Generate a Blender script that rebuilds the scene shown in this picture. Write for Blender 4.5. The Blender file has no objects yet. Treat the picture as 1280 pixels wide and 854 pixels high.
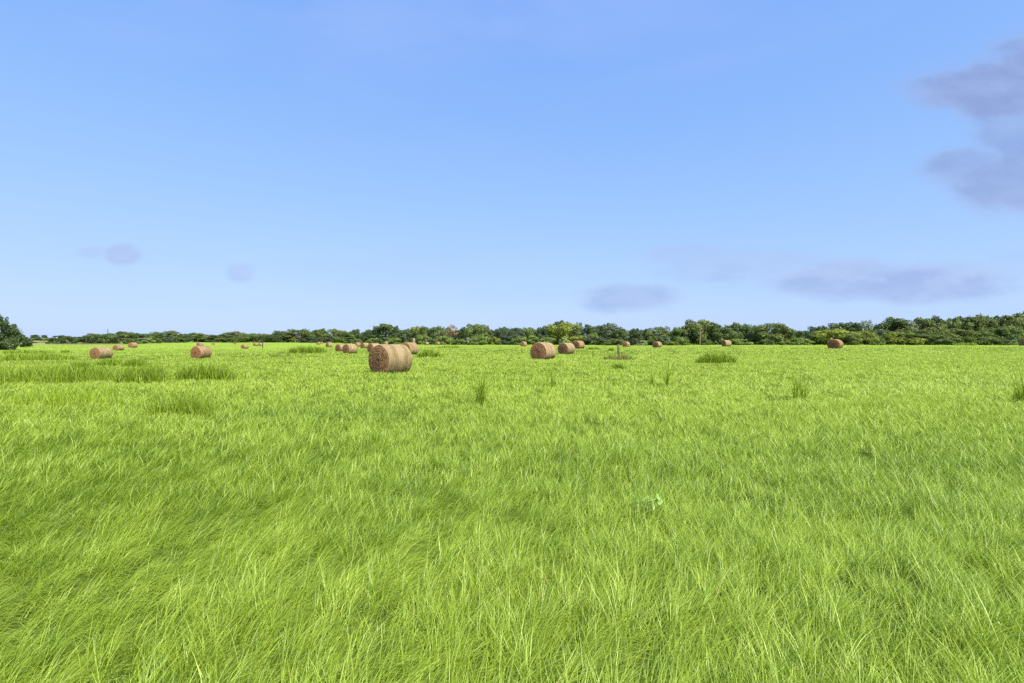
import bpy, math, random
import numpy as np
from mathutils import Vector, Matrix

scn = bpy.context.scene
C = scn.collection
PI = math.pi
F = 640.0          # focal length in photo pixels (1280 wide)
HOR = 426.0        # horizon row of the photo
CAM_Z = 1.75

# ------------------------------------------------------------------ camera
cam_d = bpy.data.cameras.new("camera")
cam = bpy.data.objects.new("camera", cam_d)
C.objects.link(cam)
cam.location = (0, 0, CAM_Z)
cam.rotation_euler = (math.radians(90), 0, 0)
cam_d.lens = 18.0
cam_d.sensor_width = 36.0
cam_d.shift_y = -1.0 / 1280
cam_d.clip_start = 0.05
cam_d.clip_end = 9000
scn.camera = cam

# ------------------------------------------------------------------ exposure
scn.view_settings.view_transform = 'Standard'
scn.view_settings.look = 'None'
scn.view_settings.gamma = 1.0
scn.view_settings.exposure = 1.2
scn.cycles.use_denoising = False
scn.cycles.max_bounces = 6
scn.cycles.diffuse_bounces = 3
scn.cycles.transmission_bounces = 4
scn.cycles.transparent_max_bounces = 4

# ------------------------------------------------------------------ sun
SUN_AZ = math.radians(143)      # clockwise from +Y (view direction) towards +X
SUN_EL = math.radians(50)
sdir = Vector((math.sin(SUN_AZ) * math.cos(SUN_EL), math.cos(SUN_AZ) * math.cos(SUN_EL), math.sin(SUN_EL)))
sun_d = bpy.data.lights.new("sun", 'SUN')
sun_d.energy = 4.2
sun_d.angle = math.radians(4.0)
sun_d.color = (1.0, 0.95, 0.86)
sun = bpy.data.objects.new("sun", sun_d)
sun.rotation_euler = sdir.to_track_quat('Z', 'Y').to_euler()
C.objects.link(sun)

# ------------------------------------------------------------------ world: sky and clouds
W = bpy.data.worlds.new("World")
scn.world = W
W.use_nodes = True
nt = W.node_tree
nt.nodes.clear()


class NG:
    """tiny helper to chain math nodes"""
    def __init__(s, nt): s.nt = nt
    def put(s, sock, v):
        if isinstance(v, (int, float)): sock.default_value = v
        elif isinstance(v, tuple): sock.default_value = v
        else: s.nt.links.new(v, sock)
    def m(s, op, a, b=0.0, c=None, clamp=False):
        n = s.nt.nodes.new('ShaderNodeMath'); n.operation = op; n.use_clamp = clamp
        s.put(n.inputs[0], a)
        s.put(n.inputs[1], b)
        if c is not None: s.put(n.inputs[2], c)
        return n.outputs[0]
    def mix(s, f, a, b, blend='MIX'):
        n = s.nt.nodes.new('ShaderNodeMix'); n.data_type = 'RGBA'; n.blend_type = blend
        s.put(n.inputs[0], f); s.put(n.inputs[6], a); s.put(n.inputs[7], b)
        return n.outputs[2]
    def ramp(s, v, lo, hi):
        n = s.nt.nodes.new('ShaderNodeMapRange'); n.interpolation_type = 'SMOOTHSTEP'
        s.put(n.inputs[0], v); n.inputs[1].default_value = lo; n.inputs[2].default_value = hi
        n.inputs[3].default_value = 0; n.inputs[4].default_value = 1
        return n.outputs[0]
    def noise(s, vec, scale, detail=4, rough=0.55):
        n = s.nt.nodes.new('ShaderNodeTexNoise')
        if vec is not None: s.nt.links.new(vec, n.inputs['Vector'])
        n.inputs['Scale'].default_value = scale; n.inputs['Detail'].default_value = detail
        n.inputs['Roughness'].default_value = rough
        return n.outputs['Fac']


g = NG(nt)
tc = nt.nodes.new('ShaderNodeTexCoord')
sky = nt.nodes.new('ShaderNodeTexSky')
sky.sky_type = 'NISHITA'
sky.sun_disc = False
sky.sun_elevation = SUN_EL
sky.sun_rotation = SUN_AZ
sky.altitude = 100
sky.air_density = 1.0
sky.dust_density = 0.6
sky.ozone_density = 2.2
tint = g.mix(1.0, sky.outputs[0], (1.0, 1.0, 1.12, 1), 'MULTIPLY')
# the photo's sky is evened out: lift the deep blue, hold back the bright horizon
sc_ = nt.nodes.new('ShaderNodeSeparateColor'); nt.links.new(tint, sc_.inputs[0])
cc_ = nt.nodes.new('ShaderNodeCombineColor')
for k_, (v_, r_, p_) in enumerate(((1.41, 1.036, .42), (2.68, 1.714, .90), (5.75, 3.39, 8.0))):
    q_ = g.m('DIVIDE', sc_.outputs[k_], r_)
    g.put(cc_.inputs[k_], g.m('MULTIPLY', g.m('DIVIDE', g.m('MULTIPLY', q_, 1 + p_), g.m('ADD', g.m('MULTIPLY', q_, p_), 1.0)), v_))
tint = cc_.outputs[0]
sep = nt.nodes.new('ShaderNodeSeparateXYZ')
nt.links.new(tc.outputs['Generated'], sep.inputs[0])
dx, dy, dz = sep.outputs
ysafe = g.m('MAXIMUM', dy, 0.08)
U = g.m('DIVIDE', dx, ysafe)
V = g.m('DIVIDE', dz, ysafe)
comb = nt.nodes.new('ShaderNodeCombineXYZ')
g.put(comb.inputs[0], U); g.put(comb.inputs[1], g.m('MULTIPLY', V, 2.6)); comb.inputs[2].default_value = 3.7
n1 = g.noise(comb.outputs[0], 3.2, 5, 0.55)
comb2 = nt.nodes.new('ShaderNodeCombineXYZ')
g.put(comb2.inputs[0], U); g.put(comb2.inputs[1], g.m('MULTIPLY', V, 2.2)); comb2.inputs[2].default_value = 9.1
n2 = g.noise(comb2.outputs[0], 9.0, 5, 0.6)
wob = g.m('ADD', g.m('MULTIPLY', g.m('SUBTRACT', n1, 0.5), 1.15), g.m('MULTIPLY', g.m('SUBTRACT', n2, 0.5), 0.55))
# cloud banks: photo px centre, half sizes, opacity, softness
CLOUDS = [
    (1200, 116, 78, 34, .95), (1262, 118, 120, 56, 1.0), (1330, 105, 130, 80, 1.0), (1215, 208, 70, 34, .8), (1262, 226, 95, 46, .9), (1340, 215, 110, 70, .9), (1275, 165, 80, 55, .75),
    (1165, 356, 115, 31, 1.0), (1060, 350, 120, 30, .9), (930, 332, 140, 26, .5), (860, 320, 80, 20, .45),
    (783, 372, 72, 20, .8), (151, 319, 28, 17, .8), (112, 316, 28, 11, .45), (300, 341, 20, 13, .5),
    (1290, 330, 60, 20, .25),
]
mask = None
for (cx, cy, a, b, op) in CLOUDS:
    u0, v0 = (cx - 640) / F, (HOR - cy) / F
    ex = g.m('DIVIDE', g.m('SUBTRACT', U, u0), a / F)
    ey = g.m('DIVIDE', g.m('SUBTRACT', V, v0), b / F)
    d = g.m('SQRT', g.m('ADD', g.m('MULTIPLY', ex, ex), g.m('MULTIPLY', ey, ey)))
    d = g.m('ADD', d, wob)
    k = g.m('MULTIPLY', g.m('SUBTRACT', 1.0, g.ramp(d, 0.48, 1.14)), op)
    mask = k if mask is None else g.m('MAXIMUM', mask, k)
# thin streaks everywhere (also what lies behind the photographer)
comb3 = nt.nodes.new('ShaderNodeCombineXYZ')
g.put(comb3.inputs[0], dx); g.put(comb3.inputs[1], dy); g.put(comb3.inputs[2], g.m('MULTIPLY', dz, 5.0))
n3 = g.noise(comb3.outputs[0], 1.7, 5, 0.6)
thin = g.m('MULTIPLY', g.ramp(n3, 0.46, 0.85), 0.22)
mask = g.m('MULTIPLY', mask, g.ramp(dy, 0.0, 0.1))
# a broad veil of cirrus high above the middle of the view
ca = g.m('DIVIDE', g.m('SUBTRACT', U, -0.10), 0.85); cb_ = g.m('DIVIDE', g.m('SUBTRACT', V, 0.72), 0.30)
veil = g.m('SUBTRACT', 1.0, g.ramp(g.m('SQRT', g.m('ADD', g.m('MULTIPLY', ca, ca), g.m('MULTIPLY', cb_, cb_))), 0.2, 1.1))
thin = g.m('ADD', thin, g.m('MULTIPLY', g.m('MULTIPLY', veil, g.ramp(n1, 0.25, 0.65)), 0.35))
tint = g.mix(thin, tint, (2.35, 3.35, 5.8, 1))
shade = g.ramp(n2, 0.3, 0.75)
cloud_dark = g.mix(shade, (1.65, 2.30, 4.25, 1), (2.1, 2.85, 4.9, 1))
hi = g.ramp(V, 0.08, 0.38)
edge = g.ramp(mask, 0.15, 0.95)
cloud_dark = g.mix(edge, (2.1, 2.9, 5.1, 1), cloud_dark)
lowc = g.mix(g.ramp(n2, 0.35, 0.7), (2.25, 3.1, 5.1, 1), (2.75, 3.55, 5.5, 1))
topl = g.ramp(g.m('ADD', V, g.m('MULTIPLY', g.m('SUBTRACT', n2, 0.5), 0.10)), 0.100, 0.150)
lowc = g.mix(g.m('MULTIPLY', topl, 0.6), lowc, (3.0, 3.75, 5.7, 1))
cloud_col = g.mix(hi, lowc, cloud_dark)
col = g.mix(mask, tint, cloud_col)
bg = nt.nodes.new('ShaderNodeBackground')
nt.links.new(col, bg.inputs[0])
bg.inputs[1].default_value = 0.073
wo = nt.nodes.new('ShaderNodeOutputWorld')
nt.links.new(bg.outputs[0], wo.inputs[0])

# ------------------------------------------------------------------ helpers
rng = np.random.default_rng(7)
random.seed(7)


def new_mat(name):
    m = bpy.data.materials.new(name); m.use_nodes = True
    m.node_tree.nodes.clear()
    return m, NG(m.node_tree)


def out(m, sh, disp=None):
    o = m.node_tree.nodes.new('ShaderNodeOutputMaterial')
    m.node_tree.links.new(sh, o.inputs[0])


def principled(m, G, col, rough=0.9, spec=0.2, normal=None):
    p = m.node_tree.nodes.new('ShaderNodeBsdfPrincipled')
    G.put(p.inputs['Base Color'], col)
    p.inputs['Roughness'].default_value = rough
    p.inputs['Specular IOR Level'].default_value = spec
    if normal is not None: m.node_tree.links.new(normal, p.inputs['Normal'])
    return p.outputs[0]


def leaf_shader(m, G, col, trans=0.4, gloss=0.04, tcol=None):
    nt = m.node_tree
    d = nt.nodes.new('ShaderNodeBsdfDiffuse'); G.put(d.inputs[0], col)
    t = nt.nodes.new('ShaderNodeBsdfTranslucent'); G.put(t.inputs[0], tcol if tcol is not None else col)
    s = nt.nodes.new('ShaderNodeMixShader'); s.inputs[0].default_value = trans
    nt.links.new(d.outputs[0], s.inputs[1]); nt.links.new(t.outputs[0], s.inputs[2])
    gl = nt.nodes.new('ShaderNodeBsdfGlossy'); gl.inputs['Roughness'].default_value = 0.5
    gl.inputs[0].default_value = (0.8, 0.9, 0.7, 1)
    s2 = nt.nodes.new('ShaderNodeMixShader'); s2.inputs[0].default_value = gloss
    nt.links.new(s.outputs[0], s2.inputs[1]); nt.links.new(gl.outputs[0], s2.inputs[2])
    return s2.outputs[0]


def attr(m, name, kind='GEOMETRY'):
    a = m.node_tree.nodes.new('ShaderNodeAttribute'); a.attribute_name = name; a.attribute_type = kind
    return a


def np_mesh(name, verts, faces_list, mat, smooth=False, attrs=None):
    """faces_list: list of int arrays (n,k)"""
    me = bpy.data.meshes.new(name)
    me.vertices.add(len(verts))
    me.vertices.foreach_set('co', np.ascontiguousarray(verts, dtype=np.float32).ravel())
    nl = sum(f.size for f in faces_list); nf = sum(len(f) for f in faces_list)
    me.loops.add(nl); me.polygons.add(nf)
    me.loops.foreach_set('vertex_index', np.concatenate([f.ravel() for f in faces_list]).astype(np.int32))
    tot = np.concatenate([np.full(len(f), f.shape[1], dtype=np.int32) for f in faces_list])
    st = np.zeros(nf, dtype=np.int32); st[1:] = np.cumsum(tot)[:-1]
    me.polygons.foreach_set('loop_start', st)
    if smooth: me.polygons.foreach_set('use_smooth', np.ones(nf, dtype=bool))
    for k, v in (attrs or {}).items():
        a = me.attributes.new(k, 'FLOAT', 'POINT'); a.data.foreach_set('value', np.ascontiguousarray(v, dtype=np.float32))
    me.update(calc_edges=True)
    for mm in (mat if isinstance(mat, list) else [mat]): me.materials.append(mm)
    return me


def link(name, data, parent=None):
    o = bpy.data.objects.new(name, data); C.objects.link(o)
    if parent is not None: o.parent = parent
    return o


def tag(o, label=None, cat=None, group=None, kind=None):
    if label: o['label'] = label
    if cat: o['category'] = cat
    if group: o['group'] = group
    if kind: o['kind'] = kind
    return o


def copy_tree(root):
    r = root.copy(); C.objects.link(r)
    for ch in list(root.children):
        c = ch.copy(); C.objects.link(c); c.parent = r
        for gch in list(ch.children):
            d = gch.copy(); C.objects.link(d); d.parent = c
    return r


def tube(pts, rads, seg=7):
    """tapered tube as verts/faces"""
    vs, fs = [], []
    pts = [Vector(p) for p in pts]
    for i, p in enumerate(pts):
        t = (pts[min(i + 1, len(pts) - 1)] - pts[max(i - 1, 0)]).normalized()
        a = t.cross(Vector((0.31, 0.95, 0.05))).normalized(); b = t.cross(a)
        for k in range(seg):
            an = 2 * PI * k / seg
            vs.append(p + (a * math.cos(an) + b * math.sin(an)) * rads[i])
    for i in range(len(pts) - 1):
        for k in range(seg):
            k2 = (k + 1) % seg
            fs.append((i * seg + k, i * seg + k2, (i + 1) * seg + k2, (i + 1) * seg + k))
    n = len(vs)
    vs.append(pts[-1]); e = (len(pts) - 1) * seg
    for k in range(seg): fs.append((e + k, e + (k + 1) % seg, n, n))
    return vs, fs


def sines(x, y, scale, seed, n=7):
    r = np.random.default_rng(seed)
    o = 0
    for i in range(n):
        a = r.uniform(0, 2 * PI); k = 2 * PI / scale * r.uniform(0.5, 1.9)
        o = o + np.sin((x * math.cos(a) + y * math.sin(a)) * k + r.uniform(0, 6.28))
    return o / math.sqrt(n / 2.0) * 0.5   # std about 0.5


# ------------------------------------------------------------------ the lie of the land
# (photo px, distance, ground height) read off bale tops, bale feet and the treeline
BALES = [
    # px, dist, top row, face angle, width scale, tone, label
    (488, 26.8, 430.3, 51, 1.00, 0, "big round hay bale nearest the camera, brown end turned left"),
    (511.5, 62, 428.0, 40, 1.00, 1, "round hay bale partly hidden behind the nearest big bale"),
    (679, 44.5, 428.0, 33, 1.03, 2, "round hay bale right of the photo's middle, largest of the three in line there"),
    (708, 67, 428.5, 38, 1.00, 3, "middle bale of the three in line right of the photo's middle"),
    (723, 99, 426.0, 35, 1.08, 1, "farthest and rightmost bale of the three in line right of the photo's middle"),
    (654.5, 160, 427.0, 30, 1.00, 2, "small distant bale by the shrubs, left of the three bales in line"),
    (437.5, 80, 430.0, 52, 1.02, 0, "hay bale left of the nearest big bale, overlapping another bale on its left"),
    (426.5, 98, 430.2, 50, 1.00, 1, "hay bale showing its end behind the left neighbour of the nearest big bale"),
    (467.5, 92, 429.2, 52, 1.08, 2, "hay bale just behind the left end of the nearest big bale"),
    (456, 138, 428.6, 50, 1.05, 0, "small pale hay bale seen over the gap left of the nearest big bale"),
    (447, 178, 428.2, 48, 1.00, 1, "small dull bale left of the pale one behind the nearest big bale"),
    (411.5, 165, 428.2, 50, 1.00, 0, "small bale alone before the wood, above the right end of the tall grass strip"),
    (126.5, 66, 434.0, 52, 1.06, 3, "leftmost hay bale, wrapped in faded netting, beyond the left grass tufts"),
    (148, 128, 431.2, 48, 1.06, 1, "hay bale just behind and right of the leftmost bale"),
    (166, 165, 428.3, 48, 1.15, 2, "small hay bale, third in the line running back from the leftmost bale"),
    (251.5, 62.6, 432.4, 50, 1.00, 1, "reddish hay bale standing in the open grass between leftmost and nearest bales"),
    (250, 190, 428.0, 50, 1.05, 3, "distant bale peeping over the top of the reddish bale"),
    (306, 165, 431.3, 50, 1.00, 1, "small bale in front of the thin dark post on the left"),
    (782.5, 145, 427.2, 25, 1.02, 2, "small bale with red brown end by the shrubs right of the fence post"),
    (821.5, 125, 427.0, 30, 1.05, 3, "low wedge of a bale half sunk behind the grass beyond the fence post"),
    (908, 125, 425.2, 52, 1.04, 0, "small yellowish bale against the wood, above the dark tall grass clump"),
    (1044, 84, 424.2, 17, 1.10, 1, "rounded bale showing its brown end before the bright bushy tree"),
    (1282, 110, 423.4, 40, 1.00, 0, "pale bale cut off by the right edge of the photo"),
]
TINY = [
    (266.5, 350, 429.6, 20, 1.0, 1, "tiny dark bale far off, first to the right of the reddish bale"),
    (293.3, 380, 429.6, 20, 1.0, 1, "tiny dark bale far off, halfway from the reddish bale to the thin post"),
    (319.5, 250, 428.8, 45, 1.0, 1, "tiny bale touching its twin just left of the thin dark post"),
    (325.5, 255, 428.9, 45, 1.0, 0, "tiny bale right against the thin dark post"),
    (398, 300, 427.6, 40, 1.0, 0, "tiny pale bale by the wood edge, above the tall grass strip"),
    (401.8, 380, 428.6, 40, 1.0, 1, "tiny dark bale beside the pale one above the tall grass strip"),
    (482.3, 255, 427.3, 40, 1.0, 0, "tiny pale bale above the left part of the nearest big bale"),
    (496.2, 330, 427.8, 40, 1.0, 0, "tiny pale bale above the middle of the nearest big bale"),
    (527, 300, 428.6, 45, 1.1, 0, "tiny pale bale, first right of the half hidden bale"),
    (533, 235, 427.6, 45, 1.0, 3, "tiny bale, second right of the half hidden bale"),
    (547, 235, 427.4, 35, 1.0, 3, "tiny bale with a dark end, third right of the half hidden bale"),
]
CTRL = []
for b in BALES + TINY:
    z = CAM_Z + (HOR - b[2]) / F * b[1] - 1.5
    CTRL.append((b[0], b[1], z))
CTRL += [(-300, 60, -.7), (0, 60, -.65), (60, 100, -.8), (0, 100, -.7), (-200, 130, -.8), (15, 150, -.75), (60, 180, -.7), (20, 240, -.4),
         (105, 300, -.6), (150, 330, -.75), (190, 340, -.6), (60, 290, -.3), (50, 350, 1.7), (50, 430, 4.0), (30, 500, 5.8), (75, 500, 5.0),
         (100, 470, 3.0), (125, 500, .8), (0, 500, 6.0), (-200, 500, 6.0), (40, 800, 5.5), (130, 900, 4),
         (200, 440, .4), (240, 480, .4), (300, 480, .4), (340, 480, .4), (380, 470, .4), (420, 440, .4), (460, 330, .1), (500, 300, .0),
         (540, 280, 0), (580, 230, 0), (620, 220, 0), (670, 215, 0), (720, 212, 0), (760, 205, -.05), (800, 195, -.05), (850, 190, 0),
         (900, 185, .2), (950, 175, .3), (1000, 168, .35), (1050, 160, .4), (1100, 160, .4), (1150, 158, .4), (1200, 156, .4),
         (1250, 155, .4), (1300, 155, .4), (1400, 150, .5), (1600, 150, .6), (1700, 60, .2), (1280, 60, .25), (1100, 50, .25), (900, 50, .12),
         (640, 20, 0), (640, 12, 0), (300, 14, -.02), (1000, 14, .02), (100, 14, -.05), (1200, 14, .05), (640, 5, 0), (0, 10, -.05), (1280, 10, .05),
         (100, 30, -.25), (250, 30, -.2), (300, 45, -.35), (0, 30, -.25), (400, 45, -.15), (560, 40, 0), (800, 35, .05), (1000, 35, .12),
         (1250, 30, .15), (820, 90, .1), (950, 90, .3), (600, 100, -.05), (560, 160, -.2), (600, 160, -.1)]
cpx = np.array([c[0] for c in CTRL]); cD = np.array([c[1] for c in CTRL], float); cz = np.array([c[2] for c in CTRL])
cx = (cpx - 640) / F * cD
caz = np.arctan2(cx, cD); cl = np.log(np.hypot(cx, cD))


def ground_z(x, y):
    x = np.atleast_1d(np.asarray(x, float)); y = np.atleast_1d(np.asarray(y, float))
    az = np.arctan2(x, y); l = np.log(np.hypot(x, y) + 0.3)
    num = np.zeros_like(x); den = np.zeros_like(x)
    for a, ll, z in zip(caz, cl, cz):
        d2 = ((az - a) / 0.07) ** 2 + ((l - ll) / 0.17) ** 2
        w = np.exp(-0.5 * d2) + 1e-3 / (1 + d2 * d2)
        num += w * z; den += w
    r = np.hypot(x, y)
    fade = np.clip((r - 1.0) / 6.0, 0, 1)
    z = num / den * fade
    return z + 0.02 * sines(x, y, 3.0, 11) * np.clip(r / 6, 0, 1)


def gz(x, y): return float(ground_z(x, y)[0])


def at(px, D): return ((px - 640) / F * D, D)


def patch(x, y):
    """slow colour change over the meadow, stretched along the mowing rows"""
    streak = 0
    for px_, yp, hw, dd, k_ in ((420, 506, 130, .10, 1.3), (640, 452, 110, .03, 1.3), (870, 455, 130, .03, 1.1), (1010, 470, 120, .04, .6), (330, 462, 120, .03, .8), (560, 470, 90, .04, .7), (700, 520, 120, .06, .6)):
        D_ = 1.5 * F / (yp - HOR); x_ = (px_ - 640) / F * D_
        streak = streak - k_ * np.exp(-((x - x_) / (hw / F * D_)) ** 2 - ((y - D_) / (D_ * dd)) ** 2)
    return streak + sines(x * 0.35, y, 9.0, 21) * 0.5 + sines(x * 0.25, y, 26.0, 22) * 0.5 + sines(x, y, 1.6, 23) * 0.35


# ------------------------------------------------------------------ ground sheet
m_ground, G = new_mat("meadow_soil")
geo = m_ground.node_tree.nodes.new('ShaderNodeNewGeometry')
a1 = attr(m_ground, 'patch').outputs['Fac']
a2 = attr(m_ground, 'rough_pasture').outputs['Fac']
na = G.noise(geo.outputs['Position'], 0.6, 5, 0.65)
nb = G.noise(geo.outputs['Position'], 0.035, 6, 0.65)
nc = G.noise(geo.outputs['Position'], 14.0, 4, 0.65)
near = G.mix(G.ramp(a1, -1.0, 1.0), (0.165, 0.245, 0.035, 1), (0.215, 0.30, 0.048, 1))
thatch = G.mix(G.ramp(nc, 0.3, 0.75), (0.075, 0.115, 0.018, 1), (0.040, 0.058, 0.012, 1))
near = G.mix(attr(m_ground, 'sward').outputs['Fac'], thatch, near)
past = G.mix(G.ramp(nb, 0.42, 0.56), (0.20, 0.27, 0.07, 1), (0.085, 0.10, 0.04, 1))
past = G.mix(G.ramp(na, 0.45, 0.7), past, (0.30, 0.24, 0.13, 1))
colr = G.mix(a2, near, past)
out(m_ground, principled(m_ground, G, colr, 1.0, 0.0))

NA, NR = 900, 190
rr = np.concatenate([[0.0], np.geomspace(0.4, 6000, NR)])
aa = np.linspace(-PI, PI, NA, endpoint=False)
A, R = np.meshgrid(aa, rr)
gx = (np.sin(A) * R).ravel(); gy = (np.cos(A) * R).ravel()
gzv = ground_z(gx, gy)
far = np.clip((np.hypot(gx, gy) - 1200) / 2500, 0, 1)
gzv = gzv * (1 - far) + far * 2.0
idx = np.arange((NR + 1) * NA).reshape(NR + 1, NA)
q = np.stack([idx[:-1], np.roll(idx[:-1], -1, 1), np.roll(idx[1:], -1, 1), idx[1:]], -1).reshape(-1, 4)
gaz = np.arctan2(gx, gy); gr = np.hypot(gx, gy)
rp = np.clip((-0.655 - gaz) / 0.03 + 0.5, 0, 1) * np.clip((gr - 310) / 40, 0, 1)
rp = np.maximum(rp, np.clip((gr - 620) / 40, 0, 1))
ground = link("ground", np_mesh("ground", np.stack([gx, gy, gzv], -1), [q], m_ground, True,
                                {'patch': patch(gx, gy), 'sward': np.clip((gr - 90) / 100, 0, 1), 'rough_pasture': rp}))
tag(ground, "wide flat hay meadow ground under the grass", kind='structure')

# ------------------------------------------------------------------ grass
m_grass, G = new_mat("meadow_grass_blades")
t = attr(m_grass, 'tint').outputs['Fac']
dry = attr(m_grass, 'dry').outputs['Fac']
c = G.mix(G.ramp(t, 0.0, 0.5), (0.165, 0.270, 0.022, 1), (0.365, 0.485, 0.042, 1))
c = G.mix(G.ramp(t, 0.5, 1.0), c, (0.495, 0.620, 0.115, 1))
c = G.mix(dry, c, (0.52, 0.44, 0.20, 1))
out(m_grass, leaf_shader(m_grass, G, c, 0.42, 0.045))

m_tall, G = new_mat("tall_grass_blades")
t = attr(m_tall, 'tint').outputs['Fac']
dry = attr(m_tall, 'dry').outputs['Fac']
c = G.mix(t, (0.13, 0.20, 0.014, 1), (0.32, 0.44, 0.035, 1))
c = G.mix(dry, c, (0.30, 0.20, 0.11, 1))
out(m_tall, leaf_shader(m_tall, G, c, 0.4, 0.02))


def blades(bx, by, bz, L, w, heading, phi0, phi1, tint, dry, nseg, r, twist=0.9):
    """arrays of blades -> verts, faces, attributes"""
    n = len(bx)
    ph = phi0.copy()
    px_, py_, pz_ = bx.copy(), by.copy(), bz - 0.01
    hx, hy = np.sin(heading), np.cos(heading)
    sa = heading + PI / 2 + r.normal(0, twist, n)
    sx, sy = np.sin(sa), np.cos(sa)
    nv = 2 * nseg + 1
    V = np.empty((n, nv, 3))
    st = L / nseg
    for k in range(nseg + 1):
        tt = k / nseg
        ww = w * 0.5 * (1 - tt ** 1.7) * (0.75 + 0.25 * min(1, tt * 3))
        if k < nseg:
            V[:, 2 * k, 0] = px_ - sx * ww; V[:, 2 * k, 1] = py_ - sy * ww; V[:, 2 * k, 2] = pz_
            V[:, 2 * k + 1, 0] = px_ + sx * ww; V[:, 2 * k + 1, 1] = py_ + sy * ww; V[:, 2 * k + 1, 2] = pz_
        else:
            V[:, 2 * k, 0] = px_; V[:, 2 * k, 1] = py_; V[:, 2 * k, 2] = pz_
        px_ = px_ + st * np.sin(ph) * hx; py_ = py_ + st * np.sin(ph) * hy; pz_ = pz_ + st * np.cos(ph)
        ph = ph + phi1 / nseg
    base = (np.arange(n) * nv)[:, None]
    quads = np.concatenate([base + np.array([[2 * k, 2 * k + 1, 2 * k + 3, 2 * k + 2]]) for k in range(nseg - 1)], 0) if nseg > 1 else np.zeros((0, 4), int)
    tris = base + np.array([[2 * nseg - 2, 2 * nseg - 1, 2 * nseg]])
    return V.reshape(-1, 3), quads, tris, np.repeat(tint, nv), np.repeat(dry, nv)


def merge(parts, name, mat):
    off = 0; vs, qs, ts, ti, dr = [], [], [], [], []
    for (v, q_, t_, a_, d_) in parts:
        vs.append(v); qs.append(q_ + off); ts.append(t_ + off); ti.append(a_); dr.append(d_); off += len(v)
    return np_mesh(name, np.concatenate(vs), [np.concatenate(qs), np.concatenate(ts)], mat, False,
                   {'tint': np.concatenate(ti), 'dry': np.concatenate(dr)})


def meadow(dmin, dmax, rho0, w0, nseg, per, seed):
    r = np.random.default_rng(seed)
    # tuft centres, density rho0*(4/D)^2 beyond 4 m, sampled in depth
    ds = np.linspace(dmin, dmax, 2000)
    half = ds * 1.04 + 1.6
    rho = rho0 * np.minimum(1, (4.0 / ds)) ** 1.5 * np.minimum(1, 60.0 / ds) ** 0.8
    pdf = 2 * half * rho
    tot = np.trapezoid(pdf, ds) if hasattr(np, 'trapezoid') else np.trapz(pdf, ds)
    nt_ = int(tot / per)
    cdf = np.cumsum(pdf); cdf /= cdf[-1]
    D = np.interp(r.random(nt_), cdf, ds)
    X = (r.random(nt_) * 2 - 1) * (D * 1.04 + 1.6)
    s = np.maximum(1, D / 4.0) ** 0.62 * np.maximum(1, D / 60.0) ** 0.3
    # thin out in random bare spots
    keep = r.random(nt_) < np.clip(0.90 + 0.4 * sines(X / s, D / s, 0.7, 31), 0.5, 1)
    D, X, s = D[keep], X[keep], s[keep]
    nt_ = len(D)
    zt = ground_z(X, D)
    cnt = r.poisson(per, nt_)
    ti = np.repeat(np.arange(nt_), cnt); n = len(ti)
    fq = np.clip((7.0 / D) ** 0.6, 0.15, 1)
    rad = 0.027 * s * r.uniform(0.6, 1.5, nt_)
    ox = r.normal(0, 1, n) * rad[ti]; oy = r.normal(0, 1, n) * rad[ti]
    bx, by = X[ti] + ox, D[ti] + oy
    bz = zt[ti]
    # lean field: combed to the right on the left half, looser on the right
    comb_ = np.clip(0.62 - 0.42 * X / (np.abs(D) + 1) + 0.35 * sines(X, D, 3.2, 41) + 0.35 * sines(X, D, 0.7, 44), 0.05, 1.35)
    nearf = np.clip((14 - D) / 10, 0.35, 1)
    comb_ = comb_ * nearf * r.uniform(0.7, 1.25, nt_)
    head0 = 1.15 + r.normal(0, 0.45, nt_) + 0.45 * sines(X, D, 4.5, 42) + 0.5 * sines(X, D, 0.8, 43) - 0.25 * np.clip(X / 3, -1, 1)
    hd = np.repeat(0, n).astype(float)
    k = comb_[ti]
    rand_h = r.uniform(0, 2 * PI, n)
    vx = k * np.sin(head0[ti]) + 0.45 * np.sin(rand_h) + ox / (rad[ti] + 1e-9) * 0.10
    vy = k * np.cos(head0[ti]) + 0.45 * np.cos(rand_h) + oy / (rad[ti] + 1e-9) * 0.10
    hd = np.arctan2(vx, vy); lean = np.hypot(vx, vy)
    hgt = 0.22 * np.interp(D, [3, 8, 16], [1, .95, .88]) * (1 + 0.18 * sines(X, D, 1.3, 51) + 0.10 * sines(X, D, 6.0, 52) + 0.22 * fq * sines(X, D, 0.45, 53))
    tl = r.normal(0, 0.20, nt_) * fq
    L = hgt[ti] * np.exp(tl)[ti] * r.uniform(0.55, 1.25, n)
    
    phi0 = np.clip(0.10 + 0.45 * lean + 0.45 * (1 - fq[ti]) + r.normal(0, .12, n), 0, 1.2)
    phi1 = np.clip(0.55 + 1.05 * lean * r.uniform(0.5, 1.4, n), 0.1, 2.0)
    w = w0 * s[ti] * r.uniform(0.6, 1.3, n)
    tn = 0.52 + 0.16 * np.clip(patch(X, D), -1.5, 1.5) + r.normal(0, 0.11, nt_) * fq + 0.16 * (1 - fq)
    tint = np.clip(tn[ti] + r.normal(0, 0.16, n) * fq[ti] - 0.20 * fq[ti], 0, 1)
    dry = (r.random(n) < (0.010 + 0.035 * np.clip(sines(X, D, 1.4, 61) - 0.55, 0, 1))[ti]) * r.uniform(0.3, 1, n)
    return blades(bx, by, bz, L, w, hd, phi0, phi1, tint, dry, nseg, r)


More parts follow.
